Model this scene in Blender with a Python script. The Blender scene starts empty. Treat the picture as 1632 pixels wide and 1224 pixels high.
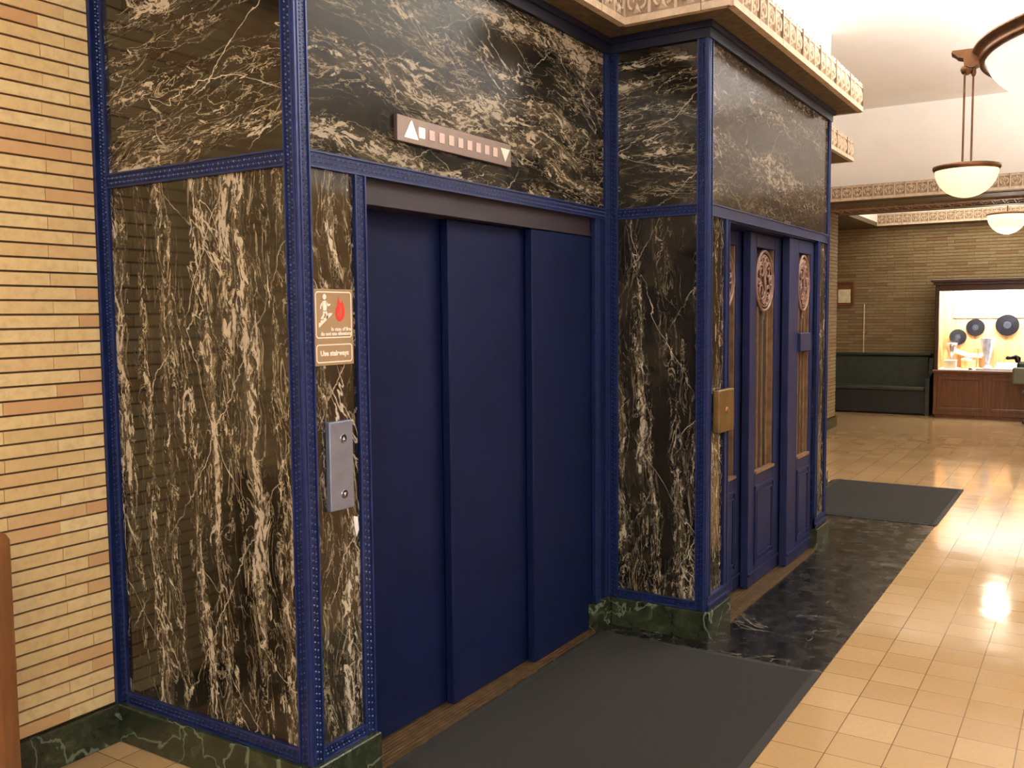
import bpy, math, random
from mathutils import Vector, Matrix
random.seed(7)
PI = math.pi
sc = bpy.context.scene
COL = sc.collection

# ------------------------------------------------------------------ mesh helpers
class MB:
    def __init__(s):
        s.v, s.f, s.m, s.sm = [], [], [], []
        s.M = None
    def add(s, vs, fs, mi=0, smooth=False):
        b = len(s.v)
        for p in vs:
            p = Vector(p)
            if s.M is not None: p = s.M @ p
            s.v.append(p)
        for f in fs:
            s.f.append([b + i for i in f]); s.m.append(mi); s.sm.append(smooth)
        return s
    def box(s, x0, x1, y0, y1, z0, z1, mi=0):
        if x0 > x1: x0, x1 = x1, x0
        if y0 > y1: y0, y1 = y1, y0
        if z0 > z1: z0, z1 = z1, z0
        return s.add([(x0,y0,z0),(x1,y0,z0),(x1,y1,z0),(x0,y1,z0),(x0,y0,z1),(x1,y0,z1),(x1,y1,z1),(x0,y1,z1)],
            [(0,3,2,1),(4,5,6,7),(0,1,5,4),(1,2,6,5),(2,3,7,6),(3,0,4,7)], mi)
    def cbox(s, x0, x1, y0, y1, z0, z1, c=.004, mi=0):
        """box with all edges chamfered"""
        if x0 > x1: x0, x1 = x1, x0
        if y0 > y1: y0, y1 = y1, y0
        if z0 > z1: z0, z1 = z1, z0
        c = min(c, (x1-x0)*.45, (y1-y0)*.45, (z1-z0)*.45)
        vs, idx = [], {}
        for i, X in enumerate((x0, x1)):
            for j, Y in enumerate((y0, y1)):
                for k, Z in enumerate((z0, z1)):
                    dx, dy, dz = (c if i == 0 else -c), (c if j == 0 else -c), (c if k == 0 else -c)
                    idx[i,j,k,0] = len(vs); vs.append((X, Y+dy, Z+dz))
                    idx[i,j,k,1] = len(vs); vs.append((X+dx, Y, Z+dz))
                    idx[i,j,k,2] = len(vs); vs.append((X+dx, Y+dy, Z))
        fs = []
        for a in range(3):
            for t in (0, 1):
                q = []
                for (u, w) in ((0,0),(1,0),(1,1),(0,1)):
                    k = [0,0,0]; k[a] = t; k[(a+1)%3] = u; k[(a+2)%3] = w
                    q.append(idx[k[0],k[1],k[2],a])
                fs.append(q if t else q[::-1])
        for a in range(3):
            b, d = (a+1)%3, (a+2)%3
            for u in (0,1):
                for w in (0,1):
                    k0 = [0,0,0]; k0[b] = u; k0[d] = w; k1 = list(k0); k1[a] = 1
                    q = [idx[(*k0,b)], idx[(*k1,b)], idx[(*k1,d)], idx[(*k0,d)]]
                    fs.append(q if (u+w) % 2 else q[::-1])
        for i in (0,1):
            for j in (0,1):
                for k in (0,1):
                    q = [idx[i,j,k,0], idx[i,j,k,1], idx[i,j,k,2]]
                    fs.append(q if (i+j+k) % 2 else q[::-1])
        return s.add(vs, fs, mi)
    def prism(s, pts, d0, d1, o, ux, uy, un, mi=0):
        """polygon pts (2-D) in plane (o,ux,uy), extruded along un from d0 to d1"""
        o, ux, uy, un = Vector(o), Vector(ux), Vector(uy), Vector(un)
        n = len(pts)
        vs = [o+ux*a+uy*b+un*d0 for a, b in pts] + [o+ux*a+uy*b+un*d1 for a, b in pts]
        fs = [list(range(n))[::-1], list(range(n, 2*n))] + [[i, (i+1)%n, n+(i+1)%n, n+i] for i in range(n)]
        return s.add(vs, fs, mi)
    def lathe(s, prof, c=(0,0,0), n=32, mi=0, smooth=True, a0=0, a1=2*PI):
        c = Vector(c); full = abs(a1-a0-2*PI) < 1e-6
        k = n if full else n+1
        vs = []
        for r, z in prof:
            for i in range(k):
                a = a0+(a1-a0)*i/n
                vs.append(c+Vector((r*math.cos(a), r*math.sin(a), z)))
        fs = []
        for j in range(len(prof)-1):
            for i in range(n):
                i2 = (i+1) % k
                fs.append([j*k+i, j*k+i2, (j+1)*k+i2, (j+1)*k+i])
        return s.add(vs, fs, mi, smooth)
    def tube(s, pts, r, n=8, mi=0, caps=True, smooth=True):
        pts = [Vector(p) for p in pts]
        rr = r if isinstance(r, (list, tuple)) else [r]*len(pts)
        vs = []; prev = None
        for i, p in enumerate(pts):
            t = (pts[min(i+1, len(pts)-1)]-pts[max(i-1, 0)]).normalized()
            if prev is None:
                a = Vector((0,0,1)) if abs(t.z) < .9 else Vector((1,0,0))
                u = t.cross(a).normalized()
            else:
                u = (prev - t*prev.dot(t)).normalized()
            prev = u; w = t.cross(u)
            for k in range(n):
                a = 2*PI*k/n
                vs.append(p+(u*math.cos(a)+w*math.sin(a))*rr[i])
        fs = []
        for i in range(len(pts)-1):
            for k in range(n):
                fs.append([i*n+k, i*n+(k+1)%n, (i+1)*n+(k+1)%n, (i+1)*n+k])
        s.add(vs, fs, mi, smooth)
        if caps:
            s.add(vs[:n], [list(range(n))[::-1]], mi); s.add(vs[-n:], [list(range(n))], mi)
        return s
    def build(s, name, mats, parent=None, loc=None):
        me = bpy.data.meshes.new(name)
        o0 = Vector(loc) if loc else Vector((0,0,0))
        me.from_pydata([tuple(p-o0) for p in s.v], [], s.f)
        for m in (mats if isinstance(mats, (list, tuple)) else [mats]): me.materials.append(m)
        me.polygons.foreach_set('material_index', s.m)
        me.polygons.foreach_set('use_smooth', s.sm)
        me.update()
        o = bpy.data.objects.new(name, me); COL.objects.link(o)
        if parent is not None:
            o.parent = parent
            o.matrix_parent_inverse = Matrix.Translation(-parent.location) if not loc else Matrix()
            if loc: o.location = o0 - parent.location
        elif loc: o.location = o0
        return o

def tag(o, label=None, cat=None, group=None, kind=None):
    if label: o['label'] = label
    if cat: o['category'] = cat
    if group: o['group'] = group
    if kind: o['kind'] = kind
    return o
def thing(name, label, cat, loc, group=None, kind=None):
    o = bpy.data.objects.new(name, None); COL.objects.link(o)
    o.location = loc; o.empty_display_size = .1
    bpy.context.view_layer.update()
    return tag(o, label, cat, group, kind)

# ------------------------------------------------------------------ materials
def lin(c):
    return tuple((x/12.92 if x <= .04045 else ((x+.055)/1.055)**2.4) for x in (v/255 for v in c[:3])) + (1,)
class NB:
    def __init__(s, name):
        s.mat = bpy.data.materials.new(name); s.mat.use_nodes = True
        s.t = s.mat.node_tree; s.n = s.t.nodes; s.l = s.t.links
        s.b = s.n['Principled BSDF']; s.out = s.n['Material Output']
    def inp(s, sock, v):
        if v is None: return
        if hasattr(v, 'is_linked') or isinstance(v, bpy.types.NodeSocket): s.l.new(v, sock)
        else: sock.default_value = v
    def m(s, op, a, b=None, c=None, clamp=False):
        n = s.n.new('ShaderNodeMath'); n.operation = op; n.use_clamp = clamp
        for i, v in enumerate((a, b, c)): s.inp(n.inputs[i], v)
        return n.outputs[0]
    def comb(s, x, y, z):
        n = s.n.new('ShaderNodeCombineXYZ')
        for i, v in enumerate((x, y, z)): s.inp(n.inputs[i], v)
        return n.outputs[0]
    def obj(s):
        return s.n.new('ShaderNodeTexCoord').outputs['Object']
    def pos(s):
        return s.n.new('ShaderNodeNewGeometry').outputs['Position']
    def sep(s, v):
        n = s.n.new('ShaderNodeSeparateXYZ'); s.l.new(v, n.inputs[0]); return n.outputs
    def noise(s, vec, scale=5, detail=2, rough=.5, dist=0, out=0):
        n = s.n.new('ShaderNodeTexNoise'); s.inp(n.inputs['Vector'], vec)
        n.inputs['Scale'].default_value = scale; n.inputs['Detail'].default_value = detail
        n.inputs['Roughness'].default_value = rough; n.inputs['Distortion'].default_value = dist
        return n.outputs[out]
    def vor(s, vec, scale=5, feature='F1', out='Distance', rand=1):
        n = s.n.new('ShaderNodeTexVoronoi'); n.feature = feature; s.inp(n.inputs['Vector'], vec)
        n.inputs['Scale'].default_value = scale; n.inputs['Randomness'].default_value = rand
        return n.outputs[out]
    def step(s, v, lo, hi, a=0., b=1.):
        n = s.n.new('ShaderNodeMapRange'); n.interpolation_type = 'SMOOTHSTEP'; s.inp(n.inputs[0], v)
        for i, q in enumerate((lo, hi, a, b)): s.inp(n.inputs[i+1], q)
        return n.outputs[0]
    def mix(s, f, a, b, mode='MIX'):
        n = s.n.new('ShaderNodeMix'); n.data_type = 'RGBA'; n.blend_type = mode
        s.inp(n.inputs[0], f); s.inp(n.inputs[6], a); s.inp(n.inputs[7], b)
        return n.outputs[2]
    def ramp(s, f, stops):
        n = s.n.new('ShaderNodeValToRGB'); s.inp(n.inputs[0], f)
        e = n.color_ramp.elements
        while len(e) < len(stops): e.new(.5)
        for i, (p, c) in enumerate(stops): e[i].position = p; e[i].color = c
        return n.outputs[0]
    def bump(s, h, strength=.3, dist=.01):
        n = s.n.new('ShaderNodeBump'); n.inputs['Strength'].default_value = strength
        n.inputs['Distance'].default_value = dist; s.l.new(h, n.inputs['Height'])
        s.l.new(n.outputs[0], s.b.inputs['Normal'])
    def set(s, **k):
        for key, v in k.items(): s.inp(s.b.inputs[key.replace('_', ' ')], v)
        return s.mat

def paint(name, rgb, rough=.5, metal=0., var=.12, scale=14, bump=0., coat=0.):
    b = NB(name); c = lin(rgb); p = b.obj()
    n = b.noise(p, scale, 4)
    dark = tuple(x*(1-var) for x in c[:3])+(1,); lite = tuple(min(1, x*(1+var)) for x in c[:3])+(1,)
    b.set(Base_Color=b.mix(b.step(n, .3, .7), dark, lite), Roughness=rough, Metallic=metal)
    if coat: b.set(Coat_Weight=coat, Coat_Roughness=.15)
    if bump: b.bump(b.noise(p, scale*12, 3), bump, .004)
    return b.mat
def glow(name, rgb, strength, base=(230,225,200)):
    b = NB(name)
    n = b.noise(b.obj(), 3, 2)
    b.set(Base_Color=lin(base), Emission_Color=b.mix(b.step(n,.3,.7), lin(rgb), tuple(x*.92 for x in lin(rgb)[:3])+(1,)), Emission_Strength=strength, Roughness=.3)
    return b.mat

def marble(name, vertical, off, warm=1.0, tilt=.0, amt=0., rough=.08, fr=11., haze=0., gain=1.):
    """black and gold marble; grain runs along z (vertical) or along the wall (horizontal)"""
    b = NB(name)
    x, y, z = b.sep(b.pos())
    u = b.m('SUBTRACT', x, y)
    if vertical: s_, t_ = z, b.m('ADD', u, b.m('MULTIPLY', z, tilt))
    else: s_, t_ = u, b.m('ADD', z, b.m('MULTIPLY', u, tilt))
    s_ = b.m('ADD', s_, off*3.17); t_ = b.m('ADD', t_, off*1.73)
    P0 = b.comb(s_, t_, off)
    w1 = b.m('SUBTRACT', b.noise(P0, 2.2, 2), .5)
    t1 = b.m('MULTIPLY_ADD', w1, .16 if not vertical else .10, t_)
    w2 = b.m('SUBTRACT', b.noise(P0, 14, 3), .5)
    t2 = b.m('MULTIPLY_ADD', w2, .035, t1)
    def sp(ss, ts, tt=t2, z_=0.): return b.comb(b.m('MULTIPLY', s_, ss), b.m('MULTIPLY', tt, ts), off+z_)
    # bands of veining
    band = b.noise(sp(.75, fr, t1), 1, 3, .5)
    bandm = b.step(band, .46-amt, .66-amt)
    # ragged cream flakes, packed inside the bands
    n1 = b.noise(sp(11, 34), 1, 5, .62, 1.1)
    big = b.noise(sp(3.0, 8.0, t2, 4.), 1, 2)
    thr = b.m('ADD', n1, b.m('MULTIPLY', b.m('SUBTRACT', band, .5), .85))
    thr = b.m('ADD', thr, b.m('MULTIPLY', b.m('SUBTRACT', big, .5), .35))
    flake = b.step(thr, .650-amt*.6, .685-amt*.6)
    hole = b.noise(sp(26, 60, t2, 2.), 1, 4, .6, .8)
    flake = b.m('MULTIPLY', flake, b.step(hole, .40, .47, .1, 1.))
    # thin gold thread veins following the grain
    n2 = b.noise(sp(4.5, 17, t1, 7.), 1, 5, .6, .9)
    v1 = b.m('ABSOLUTE', b.m('SUBTRACT', n2, .5))
    vein = b.m('MULTIPLY', b.step(v1, .003, .018, 1., 0.), b.step(band, .38-amt, .56-amt))
    n3 = b.noise(sp(11, 30, t1, 11.), 1, 4, .6, .6)
    v3 = b.m('ABSOLUTE', b.m('SUBTRACT', n3, .5))
    vein2 = b.m('MULTIPLY', b.step(v3, .003, .02, .7, 0.), b.step(band, .44-amt, .60-amt))
    # long pale veins crossing the grain on the diagonal
    dg = b.comb(b.m('ADD', b.m('MULTIPLY', s_, .9), b.m('MULTIPLY', t_, 1.5)), b.m('MULTIPLY', b.m('SUBTRACT', s_, t_), .35), off+5)
    n4 = b.noise(dg, 1.5, 6, .5, .3)
    v4 = b.m('ABSOLUTE', b.m('SUBTRACT', n4, .5))
    brk = b.step(b.noise(P0, 4, 2), .36, .55)
    cross = b.m('MULTIPLY', b.step(v4, .0006, .0032, 1., 0.), brk)
    d2 = b.m('ADD', b.m('ADD', b.m('MULTIPLY', s_, .62), b.m('MULTIPLY', t_, -.95)), b.m('MULTIPLY', b.m('SUBTRACT', b.noise(P0, 3.1, 5, .6), .5), .22))
    l2 = b.m('ABSOLUTE', b.m('SUBTRACT', b.m('FRACT', b.m('MULTIPLY', d2, 2.6)), .5))
    cross = b.m('MAXIMUM', cross, b.m('MULTIPLY', b.step(l2, .0015, .0095, .9, 0.), b.step(b.noise(P0, 3., 3), .44, .6)))
    cloud = b.m('MULTIPLY', b.noise(sp(5, 14, t2, 9.), 1, 6, .65), bandm)
    base = b.mix(b.step(b.noise(P0, 5, 4), .35, .7), (.010,.0078,.005,1), (.027,.021,.0125,1))
    col = b.mix(b.step(cloud, .25, .75), base, (.075*warm,.060,.036,1))
    col = b.mix(vein2, col, (.20,.165,.105,1))
    col = b.mix(vein, col, (.30,.25,.165,1))
    col = b.mix(flake, col, b.mix(b.noise(P0, 20, 2), (.56,.49,.385,1), (.36,.30,.21,1)))
    col = b.mix(cross, col, (.48,.42,.32,1))
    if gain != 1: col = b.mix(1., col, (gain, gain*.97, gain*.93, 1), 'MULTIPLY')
    if haze: col = b.mix(haze, col, (.070,.050,.038,1))  # flat brown mixed into the colour to imitate reflected haze
    b.set(Base_Color=col, Roughness=rough)
    b.b.inputs['Specular IOR Level'].default_value = .55
    return b.mat

def green_marble(name):
    b = NB(name); p = b.pos()
    n = b.noise(p, 9, 6, .65, 1.2)
    col = b.ramp(n, [(.3, lin((22,27,18))), (.5, lin((40,46,30))), (.62, lin((56,62,42))), (.75, lin((84,92,68)))])
    v = b.m('ABSOLUTE', b.m('SUBTRACT', b.noise(p, 3.2, 4, .5, .6), .5))
    col = b.mix(b.step(v, .003, .013, .5, 0.), col, lin((130,142,116)))
    b.set(Base_Color=col, Roughness=.22); return b.mat
def slate(name):
    b = NB(name); p = b.pos()
    x, y, z = b.sep(p)
    n = b.noise(b.comb(x, b.m('MULTIPLY', y, 1.5), z), 7, 8, .72, .6)
    col = b.ramp(n, [(.30, lin((18,18,15))), (.55, lin((28,27,23))), (.80, lin((46,45,38)))])
    v = b.m('ABSOLUTE', b.m('SUBTRACT', b.noise(p, 2.4, 5, .5, .8), .5))
    col = b.mix(b.step(v, .002, .008, .5, 0.), col, lin((120,116,100)))
    j = b.m('ABSOLUTE', b.m('SUBTRACT', b.m('FRACT', b.m('MULTIPLY', b.m('ADD', x, 20.55), 1/1.02)), .5))
    col = b.mix(b.step(j, .4975, .4985), col, lin((20,19,16)))
    b.set(Base_Color=col, Roughness=b.step(b.noise(p, 11, 4), .3, .7, .13, .34)); return b.mat
def tiles(name):
    T = .203
    b = NB(name); p = b.pos(); x, y, z = b.sep(p)
    fx = b.m('MULTIPLY', b.m('ADD', x, -1.492+T*200), 1/T); fy = b.m('MULTIPLY', b.m('ADD', y, 2.182+T*200), 1/T)
    jx = b.m('ABSOLUTE', b.m('SUBTRACT', b.m('FRACT', fx), .5)); jy = b.m('ABSOLUTE', b.m('SUBTRACT', b.m('FRACT', fy), .5))
    j = b.step(b.m('MAXIMUM', jx, jy), .4885, .4935)
    wn = b.n.new('ShaderNodeTexWhiteNoise'); b.l.new(b.comb(b.m('FLOOR', fx), b.m('FLOOR', fy), 0.), wn.inputs[0])
    n = b.noise(p, 60, 4, .7)
    col = b.mix(wn.outputs[0], lin((176,144,102)), lin((190,159,117)))
    col = b.mix(b.step(n, .35, .7, 0., .35), col, lin((164,131,88)))
    col = b.mix(j, col, lin((104,78,46)))
    wav = b.m('ADD', b.m('MULTIPLY', b.noise(b.comb(fx, fy, 0.), .9, 2), 1.), b.m('MULTIPLY', j, -.25))
    b.bump(wav, .10, .012)
    b.set(Base_Color=col, Roughness=b.step(b.noise(p, 2.2, 3), .3, .7, .08, .15)); return b.mat
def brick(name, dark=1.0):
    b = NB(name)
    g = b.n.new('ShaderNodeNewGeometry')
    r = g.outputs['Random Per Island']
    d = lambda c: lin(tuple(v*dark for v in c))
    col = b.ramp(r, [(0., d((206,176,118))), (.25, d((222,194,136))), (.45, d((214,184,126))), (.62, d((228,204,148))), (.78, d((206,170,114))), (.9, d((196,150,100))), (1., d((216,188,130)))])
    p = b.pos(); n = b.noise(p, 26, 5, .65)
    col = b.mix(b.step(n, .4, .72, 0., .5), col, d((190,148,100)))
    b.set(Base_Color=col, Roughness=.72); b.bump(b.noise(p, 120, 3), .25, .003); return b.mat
def brick_tex(name):
    b = NB(name); x, y, z = b.sep(b.pos())
    t = b.n.new('ShaderNodeTexBrick'); b.l.new(b.comb(b.m('ADD', x, y), z, 0.), t.inputs['Vector'])
    t.inputs['Color1'].default_value = lin((205,162,102)); t.inputs['Color2'].default_value = lin((188,140,86)); t.inputs['Mortar'].default_value = lin((90,66,44))
    t.inputs['Scale'].default_value = 1; t.inputs['Mortar Size'].default_value = .006; t.inputs['Brick Width'].default_value = .3; t.inputs['Row Height'].default_value = .0505
    b.set(Base_Color=t.outputs[0], Roughness=.75); return b.mat
def wood(name, rgb, rough=.35, axis='z', coat=.3):
    b = NB(name); x, y, z = b.sep(b.obj()); c = lin(rgb)
    k = {'x': (2, 30, 30), 'y': (30, 2, 30), 'z': (30, 30, 2)}[axis]
    n = b.noise(b.comb(*[b.m('MULTIPLY', q, float(w)) for q, w in zip((x, y, z), k)]), 1, 4, .6, .8)
    b.set(Base_Color=b.mix(b.step(n, .3, .7), tuple(q*.62 for q in c[:3])+(1,), tuple(min(1, q*1.2) for q in c[:3])+(1,)), Roughness=rough, Coat_Weight=coat, Coat_Roughness=.2)
    return b.mat
def carpet(name, rgb):
    b = NB(name); p = b.pos(); c = lin(rgb)
    n = b.noise(p, 150, 4, .8); n2 = b.noise(p, 5, 3)
    col = b.mix(b.step(n, .3, .7), tuple(q*.35 for q in c[:3])+(1,), tuple(q*1.9 for q in c[:3])+(1,))
    col = b.mix(b.step(n2, .3, .75, 0., .35), col, tuple(q*1.5 for q in c[:3])+(1,))
    b.set(Base_Color=col, Roughness=.95); b.bump(n, .5, .004); return b.mat
def terracotta(name, a, c_):
    b = NB(name); p = b.pos()
    n = b.noise(p, 18, 6, .7)
    b.set(Base_Color=b.mix(b.step(n, .35, .68), lin(a), lin(c_)), Roughness=.6); b.bump(b.noise(p, 60, 3), .2, .003); return b.mat
def clear_glass(name):
    b = NB(name)
    tr = b.n.new('ShaderNodeBsdfTransparent'); gl = b.n.new('ShaderNodeBsdfGlossy'); gl.inputs['Roughness'].default_value = .02
    fr = b.n.new('ShaderNodeFresnel'); fr.inputs['IOR'].default_value = 1.45
    mx = b.n.new('ShaderNodeMixShader'); b.l.new(b.m('MULTIPLY', fr.outputs[0], .6), mx.inputs[0]); b.l.new(tr.outputs[0], mx.inputs[1]); b.l.new(gl.outputs[0], mx.inputs[2])
    b.l.new(mx.outputs[0], b.out.inputs[0]); return b.mat

M_mL1 = marble('black gold marble vertical', True, 1.3, tilt=.05, amt=.005, fr=14.)
M_mL1u = marble('black gold marble horizontal', False, 2.9, tilt=-.12, amt=.04, fr=8.)
M_mF1s = marble('black gold marble strip', True, 5.1, tilt=.03, amt=.01)
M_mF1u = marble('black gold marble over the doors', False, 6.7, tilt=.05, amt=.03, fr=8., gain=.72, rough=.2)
M_mL2 = marble('black gold marble narrow', True, 8.3, tilt=.03, amt=.02, fr=13.)
M_mL2u = marble('black gold marble narrow upper', False, 11.9, tilt=-.03, amt=.0, fr=12.)
M_mF2 = marble('black gold marble jamb', True, 13.1, amt=.05)
M_mF2u = marble('black gold marble cage upper', False, 15.7, amt=.04, fr=7., haze=.4, rough=.12, gain=.55)
M_trim = paint('embossed blue enamel', (17,29,68), .38, .2, .25, 30, coat=.1)
M_trimlite = paint('lighter blue enamel edge', (32,46,94), .38, .35, .2, 30, coat=.1)  # lighter blue for raised edges and studs
M_door = paint('navy satin paint', (11,20,52), .5, .0, .12, 6, bump=.12)
M_door2 = paint('blue grey cage paint', (31,37,70), .45, .0, .15, 9, bump=.08)
for m_, i_ in ((M_mF1u, 1.22), (M_mF2u, 1.19)): m_.node_tree.nodes['Principled BSDF'].inputs['IOR'].default_value = i_
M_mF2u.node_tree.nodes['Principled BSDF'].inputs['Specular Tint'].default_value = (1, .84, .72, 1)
M_mF1u.node_tree.nodes['Principled BSDF'].inputs['Specular IOR Level'].default_value = .30
for m_, q_ in ((M_door, .12), (M_door2, .14), (M_trim, .25), (M_mF2u, .18)): m_.node_tree.nodes['Principled BSDF'].inputs['Specular IOR Level'].default_value = q_
M_cove = paint('dark navy cove', (17,20,42), .45, .1, .15, 10)
M_transom = paint('transom mauve reflection', (30,21,33), .6, .0, .15, 8)  # mauve reflection on the blue head, painted into its base colour
M_dark = paint('shaft darkness', (12,11,11), .8)
M_plinth = green_marble('green serpentine')
M_slate = slate('black slate border')
M_tile = tiles('tan floor tile')
M_brick = brick('roman brick near', 1.0)
M_brickfar = brick('roman brick far painted dim', .62)  # same brick with the dim alcove light painted into its colour
M_bricktex = brick_tex('roman brick opposite')
M_mortar = paint('raked mortar', (96,68,42), .9, 0, .15, 40)
M_plaster = paint('white plaster', (240,234,226), .8, 0, .02, 3)
M_corn = terracotta('cream terracotta', (190,168,142), (212,192,168))
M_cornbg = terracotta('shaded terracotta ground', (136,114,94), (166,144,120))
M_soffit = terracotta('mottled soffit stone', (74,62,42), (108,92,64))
M_joint = paint('dark joint', (126,108,88), .9)
M_mat = carpet('charcoal entrance mat', (18,17,15))
M_matedge = paint('black rubber edging', (26,25,24), .7)
M_brass = paint('dull brass', (126,106,66), .45, .85, .2, 10)
M_bronze = paint('dark bronze', (112,78,52), .4, .7, .25, 14)
M_copper = paint('pinkish copper lattice', (126,98,86), .5, .4, .25, 20)
M_copperback = paint('copper lattice recess', (72,50,40), .6, .3, .2, 20)
M_bar = paint('bronze grille bar', (132,104,76), .45, .4, .2, 20)
M_inwood = paint('dark brown cage lining', (30,22,15), .7, 0, .3, 12)
M_sill = paint('brass sill', (112,90,64), .4, .7, .25, 20)
M_steel = paint('brushed steel', (146,160,192), .36, .8, .06, 20)
M_steelw = paint('satin bronze steel', (122,106,98), .42, .7, .06, 20)
M_signbrown = paint('brown sign plastic', (150,122,88), .5, 0, .04, 10)
M_signwhite = paint('sign white', (244,236,220), .5, 0, .02)
M_red = paint('sign red', (206,44,30), .5, 0, .05)
M_black = paint('black plastic', (18,17,18), .35)
M_white = paint('white paper', (236,234,228), .7, 0, .03)
M_lampwhite = glow('lit indicator lens', (255,244,220), 3.5)
M_lampdim = paint('unlit indicator lens', (206,182,172), .3, 0, .05)
M_bigbowl = glow('glowing opal bowl', (250,250,246), 1.7)
M_smallbowl = glow('glowing pale yellow bowl', (255,246,196), 2.0)
M_alcbowl = glow('glowing alcove bowl', (255,246,196), 2.0)
M_green = paint('dark green leather', (46,51,39), .5, 0, .2, 12, bump=.1)
M_darkwood = wood('dark walnut', (62,34,20), .35, 'y')
M_cabwood = wood('red brown oak', (100,60,32), .35, 'z')
M_backboard = wood('light oak backboard', (204,152,98), .5, 'z', .1)
M_nearwood = wood('brown varnished wood', (108,68,36), .35, 'z')
M_vinyl = paint('black vinyl', (16,16,20), .22, 0, .3, 30)
M_vlabel = paint('grey record label', (34,37,46), .35)
M_silver = paint('silver plate', (190,192,196), .18, .9, .1)
M_crystal = paint('grey crystal', (150,150,160), .15, .2, .2)
M_cream = paint('cream card', (222,210,176), .7)
M_tin = paint('yellow tin', (196,172,110), .4, .3)
M_grey = paint('grey shell', (98,98,84), .5)
M_glass = clear_glass('clear glass')
M_tube = glow('fluorescent tube', (255,250,240), 80)
M_ledpanel = glow('added alcove fill panel', (255,248,240), 16)
M_framewood = wood('chestnut frame', (120,72,36), .4, 'z')

# ------------------------------------------------------------------ measures (metres)
D1, W1, D2, W2 = 1.025, 2.215, 1.564, 4.596
W3 = W2 + W1                     # end of the mirrored third bay
ZP, ZR0, ZR1, ZT, ZC = .148, 2.135, 2.19, 3.05, 3.237
CEIL = 4.2
OV = .172                        # cornice overhang
XB0, XB1 = 10.32, 11.95          # cross beam
XFAR = 14.2
YOPP = -6.1

# ------------------------------------------------------------------ trims and cornice
def strip(mb, p, a, w, n, L, W, th=.010, studs=True, pitch=.0125):
    """embossed strip from p along a (length L), width along w, standing out along n"""
    p, a, w, n = Vector(p), Vector(a), Vector(w), Vector(n)
    def bx(l0, l1, w0, w1, n0, n1, mi=0):
        vs = [p+a*l+w*ww+n*nn for l in (l0, l1) for ww in (w0, w1) for nn in (n0, n1)]
        mb.add(vs, [(0,1,3,2),(4,6,7,5),(0,4,5,1),(2,3,7,6),(0,2,6,4),(1,5,7,3)], mi)
    bx(0, L, 0, W, -.01, th)
    e = min(.006, W*.14)
    bx(0, L, 0, e, th, th+.005, 1); bx(0, L, W-e, W, th, th+.005, 1)
    if studs:
        k = max(1, int(L/pitch)); q = .0032 if W > .03 else .0024
        for i in range(k):
            c0 = L*(i+.5)/k
            for j, wf in enumerate((.34, .66)):
                l = c0 + (pitch*.25 if j else -pitch*.25)
                qq = q*(1.25 if (i+j) % 2 else .8)
                c = p+a*l+w*(W*wf)+n*th
                mb.add([c-a*qq-w*qq, c+a*qq-w*qq, c+a*qq+w*qq, c-a*qq+w*qq, c+n*.004],
                       [(0,1,4),(1,2,4),(2,3,4),(3,0,4)], 1 if (i+j) % 2 else 0)
X, Y, Z = (1,0,0), (0,1,0), (0,0,1)
nX, nY = (-1,0,0), (0,-1,0)

def motif(mb, o, a, n, wd, z0, z1, joint):
    """one cornice unit: two posts, a pair of scrolls and a palmette"""
    o, a, n = Vector(o), Vector(a), Vector(n); up = Vector((0,0,1))
    def bx(l0, l1, h0, h1, n0, n1, mi):
        vs = [o+a*l+up*h+n*q for l in (l0, l1) for h in (h0, h1) for q in (n0, n1)]
        mb.add(vs, [(0,1,3,2),(4,6,7,5),(0,4,5,1),(2,3,7,6),(0,2,6,4),(1,5,7,3)], mi)
    bx(0, .014, z0, z1, 0, .014, 0)
    bx(.014, wd, z1-.012, z1, 0, .010, 0)
    if joint: bx(wd-.004, wd, z0-.036, z1+.012, .0, .0165, 2)
    bx(.02, .05, z1+.001, z1+.014, -.008, .012, 0); bx(wd*.55, wd*.55+.03, z1+.001, z1+.014, -.008, .012, 0)
    h = z1-z0; cx = .014+(wd-.014)/2
    for sgn in (-1, 1):
        pts = []
        for k in range(11):
            t = k/10; ang = -PI*.55+t*PI*1.75; r = (wd*.235)*(1-.62*t)
            pts.append(o+a*(cx+sgn*(wd*.19+math.cos(ang)*r*.8))+up*(z0+h*.52+math.sin(ang)*r*1.35)+n*.006)
        mb.tube(pts, [.0085*(1-.45*k/10) for k in range(11)], 5, 0, False)
    c = o+a*cx+n*.004
    for ang, l in ((0, .42), (-.55, .32), (.55, .32)):
        d = a*math.sin(ang)+up*math.cos(ang)
        s_ = a*math.cos(ang)-up*math.sin(ang)
        b0 = c+up*(z0+h*.5)
        mb.add([b0, b0+d*h*l*.6+s_*.011, b0+d*h*l, b0+d*h*l*.6-s_*.011, b0+d*h*l*.55+n*.012], [(0,1,4),(1,2,4),(2,3,4),(3,0,4)], 0)
    mb.add([c+up*(z0+h*.08)-a*.022, c+up*(z0+h*.08)+a*.022, c+up*(z0+h*.45), c+up*(z0+h*.22)+n*.014], [(0,1,3),(1,2,3),(2,0,3)], 0)
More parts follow.
